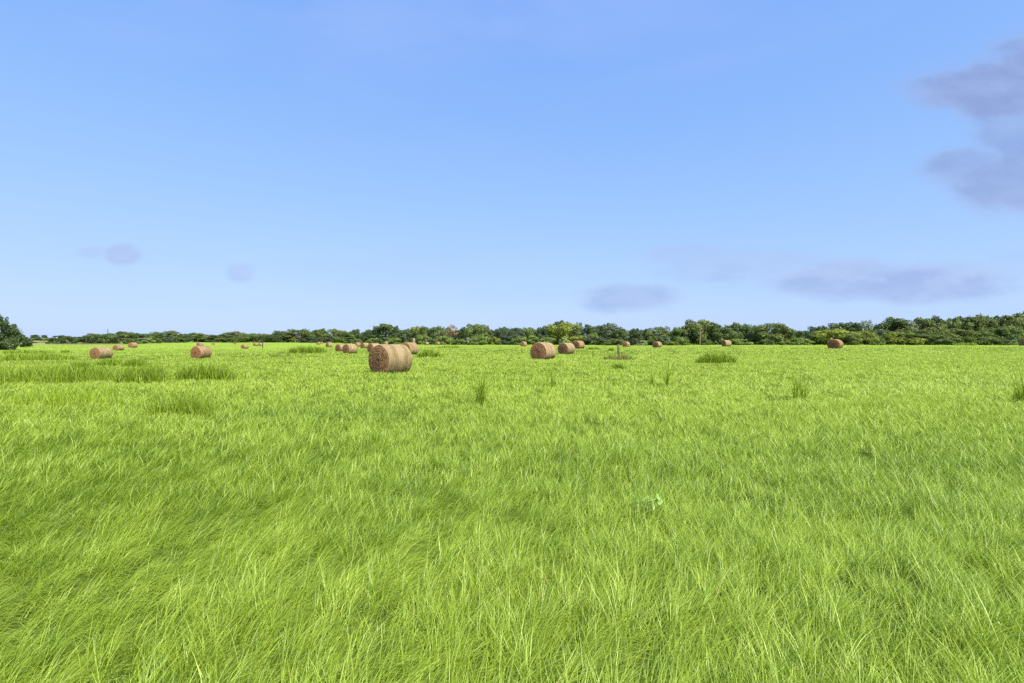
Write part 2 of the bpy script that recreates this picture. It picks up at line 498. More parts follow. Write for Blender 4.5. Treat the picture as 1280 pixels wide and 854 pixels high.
parts = [meadow(1.1, 6.0, 5000, 0.0044, 4, 18, 101),
         meadow(6.0, 16.0, 4800, 0.0048, 3, 14, 102),
         meadow(16.0, 60.0, 4400, 0.0056, 2, 10, 103),
         meadow(60.0, 260.0, 2300, 0.0080, 2, 8, 104)]
grass = link("meadow_grass", merge(parts, "meadow_grass", m_grass))
tag(grass, "bright lime green knee high meadow grass", kind='stuff')

# ------------------------------------------------------------------ tall grass clumps
CLUMPS = [
    # px, base row, width px, height px, blades, style, label
    (612, 500, 34, 27, 60, 'spray', "coarse grass clump with long arching blades, in open grass below the middle bales"),
    (652, 499, 22, 10, 16, 'spray', "small weedy sprig just right of the coarse clump with long arching blades"),
    (838, 479, 18, 20, 26, 'spray', "narrow upright grass tuft below the half sunk bale"),
    (820, 478, 18, 8, 14, 'spray', "low tuft touching the left side of the narrow upright tuft"),
    (1002, 495, 42, 23, 44, 'spray', "yellow green grass tuft with three upright sprays, right half of the meadow"),
    (1264, 498, 36, 25, 46, 'spray', "dark grass tuft near the right edge of the photo"),
    (228, 513, 84, 21, 380, 'mound', "nearest broad mound of dark coarse grass on the left"),
    (258, 472, 80, 16, 520, 'mound', "wide bushy grass mound below the reddish bale"),
    (178, 476, 66, 19, 420, 'mound', "ragged tall grass mound left of the one below the reddish bale"),
    (75, 474, 160, 17, 900, 'mound', "long band of tall grass reaching the left edge of the photo"),
    (85, 500, 130, 17, 300, 'mound', "pale thin band of taller grass, nearest of the left bands"),
    (100, 458, 26, 6, 160, 'mound', "small round grass clump below the gap between the left bands and leftmost bale"),
    (137, 456, 31, 8, 200, 'mound', "left one of two twin dark clumps below the leftmost bale"),
    (171, 457, 32, 8, 200, 'mound', "right one of two twin dark clumps below the leftmost bale"),
    (45, 449, 96, 7, 500, 'mound', "long low dark grass strip left of the leftmost bale"),
    (35, 441, 66, 3.5, 260, 'mound', "thin far grass strip below the oak at the left edge"),
    (82, 440.5, 13, 3, 60, 'mound', "tiny dark clump left of the leftmost bale"),
    (384, 440.5, 48, 7, 420, 'mound', "strip of tall grass left of the overlapping pair of bales"),
    (895, 452, 50, 10, 460, 'mound', "dark oval clump of tall grass below the yellowish bale"),
    (772, 459, 18, 6, 90, 'mound', "small bright clump in front of the fence post"),
    (764, 437.5, 9, 2.5, 50, 'mound', "tiny clump behind the fence post on its left"),
    (536, 445, 30, 7, 200, 'mound', "tall grass clump right of the nearest big bale"),
    (562, 434.5, 30, 2.5, 120, 'mound', "low far grass strip behind the clump right of the nearest bale"),
    (556, 494, 34, 9, 40, 'mound', "faint grass tuft left of the coarse arching clump"),
    (683, 481, 30, 11, 26, 'spray', "faint spiky tuft below the largest bale of the three in line"),
    (741, 446, 4, 6, 8, 'spray', "single dark weed stem left of the fence post weeds"),
    (742, 436, 18, 2.5, 80, 'mound', "low grass strip right of the farthest bale in the line of three"),
    (1208, 431.5, 26, 3, 160, 'mound', "low bright grass hump at the foot of the right hand wood"),
    (773, 448.5, 44, 6, 170, 'weeds', "brown weeds gathered round the foot of the fence post"),
]


def clump(cpx_, yb, wpx, hpx, nb_, style, label, seed):
    r = np.random.default_rng(seed)
    D = 20.0
    for _ in range(12):
        x, y = at(cpx_, D); z = gz(x, y)
        D = (CAM_Z - z - 0.13) * F / (yb - HOR)
    x, y = at(cpx_, D); z = gz(x, y)
    W_ = wpx / F * D; H_ = (hpx / F * D) * 1.2 + 0.14
    n = int(nb_ * 1.4)
    if style == 'spray':
        nc_ = max(1, int(W_ / 0.42)); cc = r.uniform(-0.32, 0.32, nc_) * W_
        ci = r.integers(0, nc_, n)
        bx = cc[ci] + r.normal(0, 0.05, n); by = r.normal(0, 0.06, n)
        side = np.clip(bx / (W_ / 2), -1, 1)
        hd = r.uniform(0, 2 * PI, n)
        L = H_ * r.uniform(0.55, 1.3, n) * 1.35
        phi0 = np.abs(r.normal(0.12, 0.18, n)); phi1 = r.uniform(0.3, 1.9, n)
        w = np.full(n, max(0.013, D * 0.0014)) * r.uniform(0.6, 1.2, n)
        dry = np.zeros(n); tint = np.clip(r.normal(0.62, 0.25, n), 0, 1)
    else:
        dep = min(max(0.5, W_ * 0.45), 3.0)
        n = int(n * 1.3); nc_ = max(3, n // 2)
        ca = r.uniform(0, 2 * PI, nc_); cr = np.sqrt(r.random(nc_))
        cxx = np.cos(ca) * cr * W_ / 2; cyy = np.sin(ca) * cr * dep / 2
        ci = r.integers(0, nc_, n)
        bx = cxx[ci] + r.normal(0, 0.05 + W_ * .03, n); by = cyy[ci] + r.normal(0, 0.05 + W_ * .02, n)
        env = np.clip(1.1 - 0.55 * (bx / (W_ / 2)) ** 2, 0.4, 1) * (0.75 + 0.35 * r.random(nc_))[ci]
        hd = r.uniform(0, 2 * PI, n)
        L = H_ * env * r.uniform(0.7, 1.3, n)
        phi0 = np.abs(r.normal(0.1, 0.2, n)); phi1 = r.uniform(0.2, 1.2, n)
        w = np.full(n, max(0.012, D * 0.00125)) * r.uniform(0.6, 1.2, n)
        dry = np.zeros(n); tint = np.clip(r.normal(0.45 if yb != 500 else 0.9, 0.22, n), 0, 1)
        if style == 'weeds':
            dry = (r.random(n) < 0.6) * r.uniform(0.4, 1, n); tint *= 0.6
            phi1 = r.uniform(0.1, 0.9, n)
    me = merge([blades(bx, by, np.zeros(n), L, w, hd, phi0, phi1, tint, dry, 4, r)], 'grass_clump', m_tall)
    o = link('weed_clump' if style == 'weeds' else 'grass_clump', me)
    o.location = (x, y, z)
    tag(o, label, 'weeds' if style == 'weeds' else 'tall grass', 'clumps of tall coarse grass in the meadow')
    return o


for i, cl_ in enumerate(CLUMPS): clump(*cl_, 900 + i)

# pale broadleaf weed in the near grass
m_weed, G = new_mat("broad_weed_leaves")
t = attr(m_weed, 'tint').outputs['Fac']
out(m_weed, leaf_shader(m_weed, G, G.mix(t, (0.14, 0.25, 0.03, 1), (0.38, 0.52, 0.12, 1)), 0.35, 0.05))
r = np.random.default_rng(5)
D = (CAM_Z - 0.26) * F / (618 - HOR)
wx, wy = at(812, D); wz = gz(wx, wy)
root = link("broadleaf_weed", None); root.location = (wx, wy, wz)
tag(root, "pale broad leaved weed low in the near grass, right of centre", 'weed')
n = 26
sa_ = r.uniform(0, 2 * PI, n); hh = r.uniform(0.10, 0.22, n); rad_ = r.uniform(0.01, 0.16, n)
lv = blades(np.cos(sa_) * rad_, np.sin(sa_) * rad_, hh, r.uniform(0.07, 0.13, n), r.uniform(0.02, 0.035, n), r.uniform(0, 2 * PI, n),
            r.uniform(0.6, 1.1, n), r.uniform(0.4, 1.0, n), r.uniform(0.4, 1, n), np.zeros(n), 4, r, 0.2)
link("leaves", merge([lv], "leaves", m_weed), root)
sv, sf = [], []
for k in range(6):
    a_ = r.uniform(0, 2 * PI); v_, f_ = tube([(0, 0, 0), (math.cos(a_) * .06, math.sin(a_) * .06, .14), (math.cos(a_) * .13, math.sin(a_) * .13, .25)], [.004, .003, .002], 5)
    o0 = len(sv); sv += v_; sf += [tuple(dict.fromkeys(i + o0 for i in f)) for f in f_]
me = bpy.data.meshes.new("stem"); me.from_pydata([tuple(v) for v in sv], [], sf); me.materials.append(m_weed)
link("stem", me, root)

# ------------------------------------------------------------------ hay bales
def straw_mat(name, end):
    m, G = new_mat(name)
    nt_ = m.node_tree
    tcn = nt_.nodes.new('ShaderNodeTexCoord'); oi = nt_.nodes.new('ShaderNodeObjectInfo')
    sp = nt_.nodes.new('ShaderNodeSeparateXYZ'); nt_.links.new(tcn.outputs['Object'], sp.inputs[0])
    X_, Y_, Z_ = sp.outputs
    zc = G.m('SUBTRACT', Z_, 0.72)
    rad = G.m('SQRT', G.m('ADD', G.m('MULTIPLY', X_, X_), G.m('MULTIPLY', zc, zc)))
    ang = G.m('ARCTAN2', X_, zc)
    off = G.m('MULTIPLY', oi.outputs['Random'], 37.0)
    cb = nt_.nodes.new('ShaderNodeCombineXYZ')
    if end:
        spi = G.m('ADD', rad, G.m('MULTIPLY', ang, 0.012))
        G.put(cb.inputs[0], G.m('MULTIPLY', spi, 22)); G.put(cb.inputs[1], G.m('MULTIPLY', ang, 3.0)); G.put(cb.inputs[2], off)
        n_ = G.noise(cb.outputs[0], 1.0, 5, 0.7)
        cb2 = nt_.nodes.new('ShaderNodeCombineXYZ')
        G.put(cb2.inputs[0], X_); G.put(cb2.inputs[1], Z_); G.put(cb2.inputs[2], off)
        n2_ = G.noise(cb2.outputs[0], 4.0, 5, 0.65)
        n3_ = G.noise(cb2.outputs[0], 38.0, 3, 0.7)
        col_ = G.mix(G.ramp(n_, 0.32, 0.68), (0.19, 0.095, 0.045, 1), (0.36, 0.205, 0.10, 1))
        col_ = G.mix(G.m('MULTIPLY', G.ramp(n2_, 0.48, 0.66), 0.6), col_, (0.13, 0.05, 0.025, 1))
        col_ = G.mix(G.m('MULTIPLY', G.ramp(n3_, 0.55, 0.75), 0.3), col_, (0.50, 0.34, 0.18, 1))
        col_ = G.mix(G.m('MULTIPLY', G.ramp(rad, 0.20, 0.02), 0.5), col_, (0.06, 0.025, 0.012, 1))
    else:
        # wound layers: bands round the bale, faint net lines, weathered patches
        G.put(cb.inputs[0], G.m('MULTIPLY', Y_, 5.0)); G.put(cb.inputs[1], G.m('MULTIPLY', ang, 0.25)); G.put(cb.inputs[2], off)
        n_ = G.noise(cb.outputs[0], 1.3, 5, 0.7)
        cb2 = nt_.nodes.new('ShaderNodeCombineXYZ')
        G.put(cb2.inputs[0], G.m('MULTIPLY', Y_, 2.2)); G.put(cb2.inputs[1], G.m('MULTIPLY', ang, 1.4)); G.put(cb2.inputs[2], off)
        n2_ = G.noise(cb2.outputs[0], 1.4, 4, 0.6)
        cb3 = nt_.nodes.new('ShaderNodeCombineXYZ')
        G.put(cb3.inputs[0], G.m('MULTIPLY', Y_, 60)); G.put(cb3.inputs[1], G.m('MULTIPLY', ang, 9)); G.put(cb3.inputs[2], off)
        n3_ = G.noise(cb3.outputs[0], 1.0, 3, 0.7)
        col_ = G.mix(G.ramp(n_, 0.36, 0.62), (0.185, 0.120, 0.066, 1), (0.31, 0.245, 0.135, 1))
        col_ = G.mix(G.m('MULTIPLY', G.ramp(n2_, 0.50, 0.68), 0.7), col_, (0.27, 0.28, 0.13, 1))
        col_ = G.mix(G.m('MULTIPLY', G.ramp(n2_, 0.44, 0.28), 0.55), col_, (0.20, 0.11, 0.065, 1))
        col_ = G.mix(G.m('MULTIPLY', G.ramp(n3_, 0.5, 0.75), 0.45), col_, (0.20, 0.11, 0.06, 1))
    tintn = nt_.nodes.new('ShaderNodeMix'); tintn.data_type = 'RGBA'; tintn.blend_type = 'MULTIPLY'; tintn.inputs[0].default_value = 1
    nt_.links.new(col_, tintn.inputs[6]); nt_.links.new(oi.outputs['Color'], tintn.inputs[7])
    bmp = nt_.nodes.new('ShaderNodeBump'); bmp.inputs['Strength'].default_value = 0.9; bmp.inputs['Distance'].default_value = 0.03
    nt_.links.new(n3_, bmp.inputs['Height'])
    out(m, principled(m, G, tintn.outputs[2], 1.0, 0.1, bmp.outputs[0]))
    return m


m_wrap = straw_mat("wound_hay_side", False)
m_end = straw_mat("cut_hay_end", True)
m_straw, G = new_mat("loose_straw")
t = attr(m_straw, 'tint').outputs['Fac']
out(m_straw, leaf_shader(m_straw, G, G.mix(t, (0.24, 0.125, 0.06, 1), (0.48, 0.35, 0.19, 1)), 0.2, 0.03))


def bale_proto(seed):
    r = np.random.default_rng(seed)
    NS, NL = 72, 26
    a = np.linspace(0, 2 * PI, NS, endpoint=False)
    ax_, az_, Lh, cut = 0.88 + r.uniform(-.03, .05), 0.88, 0.76, 0.16
    ph = r.uniform(0, 6, 6)
    def ring(yv, shrink=1.0, fine=1.0):
        rad = 1 + 0.012 * np.sin(3 * a + ph[0]) + 0.01 * np.sin(5 * a + ph[1]) + fine * 0.006 * r.normal(size=NS) + 0.008 * math.sin(9 * yv + ph[2])
        x = ax_ * np.sin(a) * rad * shrink; z = az_ * np.cos(a) * rad * shrink + az_ - cut
        z = np.where(z < 0.0, z * 0.12, z)     # sagging flat foot
        return x, np.full(NS, yv) + 0.0, z
    ys = np.linspace(-Lh, Lh, NL)
    rows = []
    for i, yv in enumerate(ys):
        e = abs(yv) / Lh
        sh = 1 - 0.05 * max(0, (e - 0.90) / 0.10) ** 2
        rows.append(np.stack(ring(yv, sh), -1))
    V = np.concatenate(rows); idx = np.arange(NL * NS).reshape(NL, NS)
    q = np.stack([idx[:-1], idx[1:], np.roll(idx[1:], -1, 1), np.roll(idx[:-1], -1, 1)], -1).reshape(-1, 4)
    side = np_mesh("wound_side", V, [q], m_wrap, True)
    ends = []
    for sgn, row in ((-1, rows[0]), (1, rows[-1])):
        cen = np.array([0, sgn * Lh, az_ - cut])
        NRr = 16
        vs = [row]
        for k in range(1, NRr):
            f = 1 - k / NRr
            bul = 0.05 * (1 - f * f) + 0.014 * math.sin(f * 38 + seed)
            p = cen + (row - cen) * f
            p[:, 1] = sgn * (Lh + bul) + r.normal(0, 0.010, NS)
            vs.append(p)
        vs.append(np.array([[0, sgn * (Lh - 0.02), az_ - cut]]))
        V2 = np.concatenate(vs); id2 = np.arange(NRr * NS).reshape(NRr, NS)
        q2 = np.stack([id2[:-1], np.roll(id2[:-1], -1, 1), np.roll(id2[1:], -1, 1), id2[1:]], -1).reshape(-1, 4)
        if sgn > 0: q2 = q2[:, ::-1]
        last = id2[-1]; t2 = np.stack([last, np.roll(last, -1), np.full(NS, len(V2) - 1)], -1)
        if sgn > 0: t2 = t2[:, ::-1]
        ends.append(np_mesh("end_face", V2, [q2, t2], m_end, True))
    # loose straw sticking out of ends, rims and side
    n = 1300
    ang = r.uniform(0, 2 * PI, n); rr_ = np.sqrt(r.random(n))
    kind = r.random(n)
    yv = np.where(kind < 0.25, -Lh - 0.04, np.where(kind < 0.8, r.uniform(-Lh, Lh, n), Lh + 0.03))
    rr_ = np.where((kind >= 0.25) & (kind < 0.8), 1.0, rr_)
    bx = ax_ * np.sin(ang) * rr_; bz = az_ * np.cos(ang) * rr_ + az_ - cut
    ok = bz > 0.05
    bx, yv, bz, ang, kind = bx[ok], yv[ok], bz[ok], ang[ok], kind[ok]; n = len(bx)
    hd = np.where(kind < 0.25, PI, np.where(kind < 0.8, np.where(np.sin(ang) > 0, PI / 2, -PI / 2), 0)) + r.normal(0, 0.9, n)
    v, q3, t3, ti, dr = blades(bx, yv, bz, r.uniform(0.04, 0.14, n), r.uniform(0.005, 0.01, n), hd, r.uniform(0.5, 2.0, n), r.uniform(-1, 1, n), r.random(n), np.zeros(n), 2, r)
    straw = np_mesh("loose_straw", v, [q3, t3], m_straw, False, {'tint': ti, 'dry': dr})
    root = link("hay_bale", None)
    link("wound_side", side, root)
    for e in ends: link("end_face", e, root)
    tag(link("loose_straw", straw, root), kind='stuff')
    return root


TONES = [(1.0, 1.0, 0.95, 1), (0.97, 0.88, 0.84, 1), (1.04, 0.97, 0.98, 1), (0.96, 0.95, 0.92, 1)]
protos = [bale_proto(s) for s in (1, 2, 3)]
used = [False] * 3
for i, (px, D, yt, th, sc, tone, label) in enumerate(BALES + TINY):
    p = i % 3
    if used[p]: o = copy_tree(protos[p])
    else: o = protos[p]; used[p] = True
    x, y = at(px, D)
    z = gz(x, y)
    o.location = (x, y, z - 0.01)
    tcx, tcy = -x / math.hypot(x, y), -y / math.hypot(x, y)
    a_ = -math.radians(th)
    nx, ny = tcx * math.cos(a_) - tcy * math.sin(a_), tcx * math.sin(a_) + tcy * math.cos(a_)
    o.rotation_euler = (0, 0, math.atan2(ny, nx) + PI / 2)
    ztop = CAM_Z + (HOR - yt) / F * D
    o.scale = (sc, sc, min(1.12, max(0.85, (ztop - z) / 1.6)))
    tag(o, label, 'hay bale', 'round hay bales scattered over the meadow')
    for ch in o.children: ch.color = TONES[tone]

# ------------------------------------------------------------------ trees
m_leaf, G = new_mat("tree_foliage")
oi = m_leaf.node_tree.nodes.new('ShaderNodeObjectInfo')
t = attr(m_leaf, 'tint').outputs['Fac']
hs = m_leaf.node_tree.nodes.new('ShaderNodeMix'); hs.data_type = 'RGBA'; hs.blend_type = 'MULTIPLY'; hs.inputs[0].default_value = 1
m_leaf.node_tree.links.new(oi.outputs['Color'], hs.inputs[6])
m_leaf.node_tree.links.new(G.mix(t, (0.85, 0.88, 0.88, 1), (1.55, 1.5, 1.2, 1)), hs.inputs[7])
out(m_leaf, leaf_shader(m_leaf, G, hs.outputs[2], 0.28, 0.03))

m_bark, G = new_mat("tree_bark")
tcn = m_bark.node_tree.nodes.new('ShaderNodeTexCoord')
nn = G.noise(tcn.outputs['Object'], 30, 5, 0.7)
out(m_bark, principled(m_bark, G, G.mix(nn, (0.06, 0.05, 0.04, 1), (0.20, 0.17, 0.13, 1)), 1.0, 0.1))
m_pale, G = new_mat("pale_dead_wood")
tcn = m_pale.node_tree.nodes.new('ShaderNodeTexCoord')
nn = G.noise(tcn.outputs['Object'], 20, 5, 0.7)
out(m_pale, principled(m_pale, G, G.mix(nn, (0.12, 0.10, 0.08, 1), (0.30, 0.26, 0.21, 1)), 1.0, 0.1))


def mesh_from(vs, fs, name, mat):
    me = bpy.data.meshes.new(name)
    me.from_pydata([tuple(v) for v in vs], [], [tuple(dict.fromkeys(f)) for f in fs])
    me.materials.append(mat)
    for p in me.polygons: p.use_smooth = True
    return me


def crown_mesh(seed, kind):
    """unit crown: about 1 wide, 1 tall (z 0..1)"""
    r = np.random.default_rng(seed)
    P, N, S, Tn = [], [], [], []
    if kind == 'oak': nl, leaf, nleaf, zlo = 34, 0.030, 8500, 0.06
    elif kind == 'tall': nl, leaf, nleaf, zlo = 26, 0.028, 6500, 0.08
    elif kind == 'shrub': nl, leaf, nleaf, zlo = 22, 0.042, 4200, 0.03
    elif kind == 'sparse': nl, leaf, nleaf, zlo = 17, 0.026, 2300, 0.42
    else: nl, leaf, nleaf, zlo = 20, 0.03, 5000, 0.1
    lobes = []
    k = 0
    while len(lobes) < nl and k < 5000:
        k += 1
        x, y = r.uniform(-.5, .5, 2); z = r.uniform(zlo, 0.95)
        e = (x / .5) ** 2 + (y / .5) ** 2
        zc = 0.38 if kind != 'shrub' else 0.05
        vz = ((z - zc) / (1 - zc)) ** 2 if z > zc else ((z - zc) / 0.85) ** 2
        if kind == 'tall': e *= 1.5
        if e + vz > 1.0 or e + vz < 0.18: continue
        rad = r.uniform(0.10, 0.20) * (0.8 if kind == 'sparse' else 1)
        if z + rad > 1.02: continue
        lobes.append((x, y, z, rad, rad * r.uniform(0.6, 0.9) * {'shrub': 1.7, 'oak': 1.3}.get(kind, 1)))
    # knobby tops that break the outline
    for _ in range(9 if kind != 'shrub' else 6):
        a_ = r.uniform(0, 2 * PI); q_ = r.uniform(0, .42)
        zz = (0.5 + 0.5 * math.sqrt(max(0, 1 - (q_ / .5) ** 2))) * r.uniform(0.86, 0.99)
        rad = r.uniform(0.04, 0.085)
        lobes.append((math.cos(a_) * q_, math.sin(a_) * q_, zz - rad, rad, rad * 0.9))
    wts = np.array([l[3] ** 2 for l in lobes]); wts = wts / wts.sum()
    li = r.choice(len(lobes), nleaf, p=wts)
    Lb = np.array(lobes)[li]
    d = r.normal(size=(nleaf, 3)); d[:, 2] = np.abs(d[:, 2]) * np.where(r.random(nleaf) < 0.25, -1, 1)
    d /= np.linalg.norm(d, axis=1)[:, None]
    rr_ = r.uniform(0.62, 1.10, nleaf)
    pos = Lb[:, :3] + d * rr_[:, None] * np.stack([Lb[:, 3], Lb[:, 3], Lb[:, 4]], -1)
    ok = pos[:, 2] > 0.0
    pos, d, li = pos[ok], d[ok], li[ok]; n = len(pos)
    nrm = d + r.normal(0, 0.45, (n, 3)); nrm /= np.linalg.norm(nrm, axis=1)[:, None]
    up = r.normal(size=(n, 3)); t1 = np.cross(nrm, up); t1 /= np.linalg.norm(t1, axis=1)[:, None]; t2 = np.cross(nrm, t1)
    sz = leaf * r.uniform(0.45, 1.15, n)[:, None]
    V = np.stack([pos - t1 * sz, pos - t2 * sz * 0.6, pos + t1 * sz, pos + t2 * sz * 0.6], 1).reshape(-1, 3)
    q_ = np.arange(n * 4).reshape(-1, 4)
    lt = r.uniform(0.15, 0.75, len(lobes))
    tint = np.clip(lt[li] + r.normal(0, 0.14, n), 0, 1)
    me = np_mesh("crown", V, [q_], m_leaf, False, {'tint': np.repeat(tint, 4)})
    # trunk and limbs
    vs, fs = [], []
    def add(p, rd, sg=7):
        v_, f_ = tube(p, rd, sg); o0 = len(vs); vs.extend(v_); fs.extend([tuple(i + o0 for i in f) for f in f_])
    if kind == 'shrub':
        for _ in range(6):
            a_ = r.uniform(0, 6.28); add([(math.cos(a_) * .03, math.sin(a_) * .03, -.02), (math.cos(a_) * .14, math.sin(a_) * .14, .3), (math.cos(a_) * .25, math.sin(a_) * .25, .6)], [.012, .009, .003], 5)
    else:
        add([(0, 0, -.04), (.006, .004, .12), (.015, -.01, .32), (-.01, .01, .62)], [.036, .026, .020, .008])
        for l in lobes[:16]:
            st = Vector((.01, 0, r.uniform(.2, .42))); e = Vector(l[:3]); mid = st.lerp(e, .5) + Vector((0, 0, -.02))
            add([st, mid, e], [.013, .009, .003], 5)
    tm = mesh_from(vs, fs, "trunk", m_bark)
    return me, tm


KINDS_ = {}
for kd, cnt in (('oak', 7), ('tall', 4), ('shrub', 5), ('sparse', 3)):
    KINDS_[kd] = [crown_mesh(300 + 17 * i + len(kd) * 101, kd) for i in range(cnt)]

COL = {'D': (0.055, 0.085, 0.026), 'M': (0.090, 0.130, 0.034), 'O': (0.104, 0.135, 0.036), 'Y': (0.165, 0.200, 0.030),
       'L': (0.150, 0.205, 0.050), 'B': (0.064, 0.092, 0.050), 'P': (0.21, 0.26, 0.12), 'R': (0.22, 0.15, 0.085)}
CNAME = {'D': 'dark green', 'M': 'mid green', 'O': 'olive green', 'Y': 'yellow green', 'L': 'light green', 'B': 'blue green', 'P': 'pale green', 'R': 'brownish'}


def tree_dist(px):
    return float(np.interp(px, [0, 60, 100, 160, 200, 240, 380, 430, 470, 520, 570, 620, 700, 760, 820, 900, 1000, 1100, 1300],
                           [150, 300, 320, 345, 420, 480, 480, 430, 335, 300, 245, 228, 222, 214, 202, 192, 174, 167, 162]))


# px, top row, width px, tone, kind, depth shift (fraction)
T = [
    # far left oak group and hill scrub
    (-6, 389.0, 38, 'D', 'oak', -.10), (17, 411, 15, 'B', 'oak', .10), (-20, 386, 34, 'D', 'oak', 0), (-50, 392, 40, 'M', 'oak', .05),
    (108, 420, 22, 'D', 'oak', 0), (121, 416.8, 24, 'O', 'oak', .02), (134, 417, 18, 'M', 'oak', .0), (150, 413.8, 26, 'M', 'oak', -.02),
    (161, 415, 14, 'D', 'oak', .04), (171, 416, 20, 'D', 'oak', 0), (184, 416.3, 22, 'M', 'oak', .02), (196, 417, 20, 'D', 'oak', 0),
    (208, 413.2, 28, 'O', 'oak', .03), (222, 416, 18, 'M', 'oak', -.03), (232, 416.8, 18, 'D', 'oak', 0), (243, 415.8, 22, 'M', 'oak', 0),
    (258, 417.8, 22, 'O', 'oak', .03), (272, 418.4, 22, 'D', 'oak', 0), (283, 418, 20, 'M', 'oak', -.02), (293, 414.3, 26, 'O', 'oak', .04),
    (306, 417.8, 20, 'M', 'oak', 0), (317, 416.3, 18, 'M', 'oak', 0), (329, 416.6, 18, 'O', 'oak', .03), (340, 418, 18, 'D', 'oak', 0),
    (349, 412.4, 15, 'D', 'oak', .04), (361, 415.5, 20, 'D', 'oak', .0), (375, 411.6, 34, 'O', 'oak', 0), (383, 410, 12, 'D', 'tall', .06),
    (394, 412, 20, 'M', 'oak', 0), (402, 410.2, 16, 'D', 'oak', .06), (418, 410.6, 28, 'O', 'oak', 0), (432, 413, 22, 'M', 'oak', -.02),
    (443, 411.7, 16, 'D', 'oak', .05), (453, 415, 14, 'D', 'oak', 0), (463, 413, 18, 'D', 'oak', .04), (479, 403.8, 38, 'D', 'oak', 0),
    (495, 406, 16, 'B', 'tall', .04), (510, 410.2, 24, 'D', 'oak', 0), (521, 406.6, 18, 'Y', 'oak', .04), (532, 408.2, 18, 'O', 'oak', 0),
    (544, 407.8, 24, 'M', 'oak', .03), (556, 407.6, 18, 'O', 'oak', .05), (564, 404.8, 14, 'R', 'sparse', -.02), (573, 412, 14, 'B', 'oak', .03),
    (581, 408.2, 20, 'D', 'oak', .04), (596, 403.2, 26, 'M', 'oak', 0), (609, 405.8, 14, 'O', 'tall', .02), (618, 412, 16, 'D', 'oak', .05),
    (629, 407.6, 22, 'B', 'oak', .02), (644, 409, 22, 'B', 'oak', 0), (661, 409, 24, 'M', 'oak', .03), (674, 411, 18, 'B', 'oak', .05),
    (682, 405.4, 18, 'B', 'oak', .03), (697, 401, 20, 'D', 'oak', .08), (707, 402.6, 40, 'Y', 'oak', -.04), (724, 401.6, 8, 'B', 'sparse', .10),
    (733, 404.6, 18, 'B', 'oak', .03), (745, 406.5, 20, 'M', 'oak', .05), (760, 403, 28, 'B', 'oak', 0), (776, 410.5, 20, 'M', 'oak', .02),
    (795, 409.2, 20, 'D', 'tall', 0), (808, 410, 18, 'B', 'oak', .03), (822, 407.2, 24, 'O', 'oak', .02), (833, 406.6, 9, 'D', 'sparse', .06),
    (848, 409, 22, 'M', 'oak', 0), (861, 404.6, 18, 'O', 'oak', .04), (876, 397.4, 36, 'O', 'oak', .02), (888, 402, 16, 'D', 'tall', .06),
    (899, 404.5, 22, 'M', 'oak', 0), (909, 405.8, 16, 'O', 'oak', .04), (919, 401.4, 16, 'M', 'tall', .02), (932, 404.3, 18, 'D', 'oak', .04),
    (944, 411.5, 18, 'B', 'oak', .02), (964, 402.2, 40, 'O', 'oak', 0), (985, 412, 18, 'M', 'oak', .03), (996, 413, 16, 'B', 'oak', .05),
    (1006, 412.5, 18, 'D', 'oak', 0), (1014, 407.2, 10, 'D', 'sparse', .03), (1025, 406.6, 15, 'D', 'oak', .06), (1042, 410.6, 46, 'Y', 'oak', -.05),
    (1051, 401.4, 30, 'D', 'oak', .08), (1070, 403.6, 20, 'D', 'oak', .08), (1083, 398.8, 13, 'P', 'sparse', .08), (1081, 412, 26, 'Y', 'oak', -.02),
    (1103, 410.5, 28, 'B', 'oak', 0), (1118, 396.4, 40, 'D', 'oak', .08), (1134, 408, 22, 'O', 'oak', .03), (1143, 401, 15, 'P', 'sparse', .06),
    (1158, 397.2, 30, 'O', 'oak', .06), (1172, 395.2, 26, 'D', 'oak', .08), (1186, 395.6, 24, 'O', 'oak', .06), (1150, 412.5, 24, 'D', 'oak', -.02),
    (1167, 417, 28, 'M', 'oak', -.05), (1192, 410, 40, 'O', 'oak', -.04), (1203, 393, 26, 'D', 'oak', .08), (1218, 395.6, 22, 'O', 'oak', .06),
    (1232, 392.8, 26, 'O', 'oak', .07), (1245, 392.2, 16, 'D', 'tall', .10), (1258, 393.6, 26, 'O', 'oak', .06), (1272, 389.6, 32, 'O', 'oak', .07),
    (1292, 387.5, 34, 'D', 'oak', .07), (1318, 386, 40, 'O', 'oak', .07), (1350, 388, 44, 'M', 'oak', .05),
    (1217, 413, 34, 'M', 'oak', -.03), (1242, 408.5, 32, 'O', 'oak', -.01), (1264, 406.5, 32, 'M', 'oak', -.02), (1286, 409, 30, 'D', 'oak', -.02), (1325, 407, 40, 'M', 'oak', -.02),
]
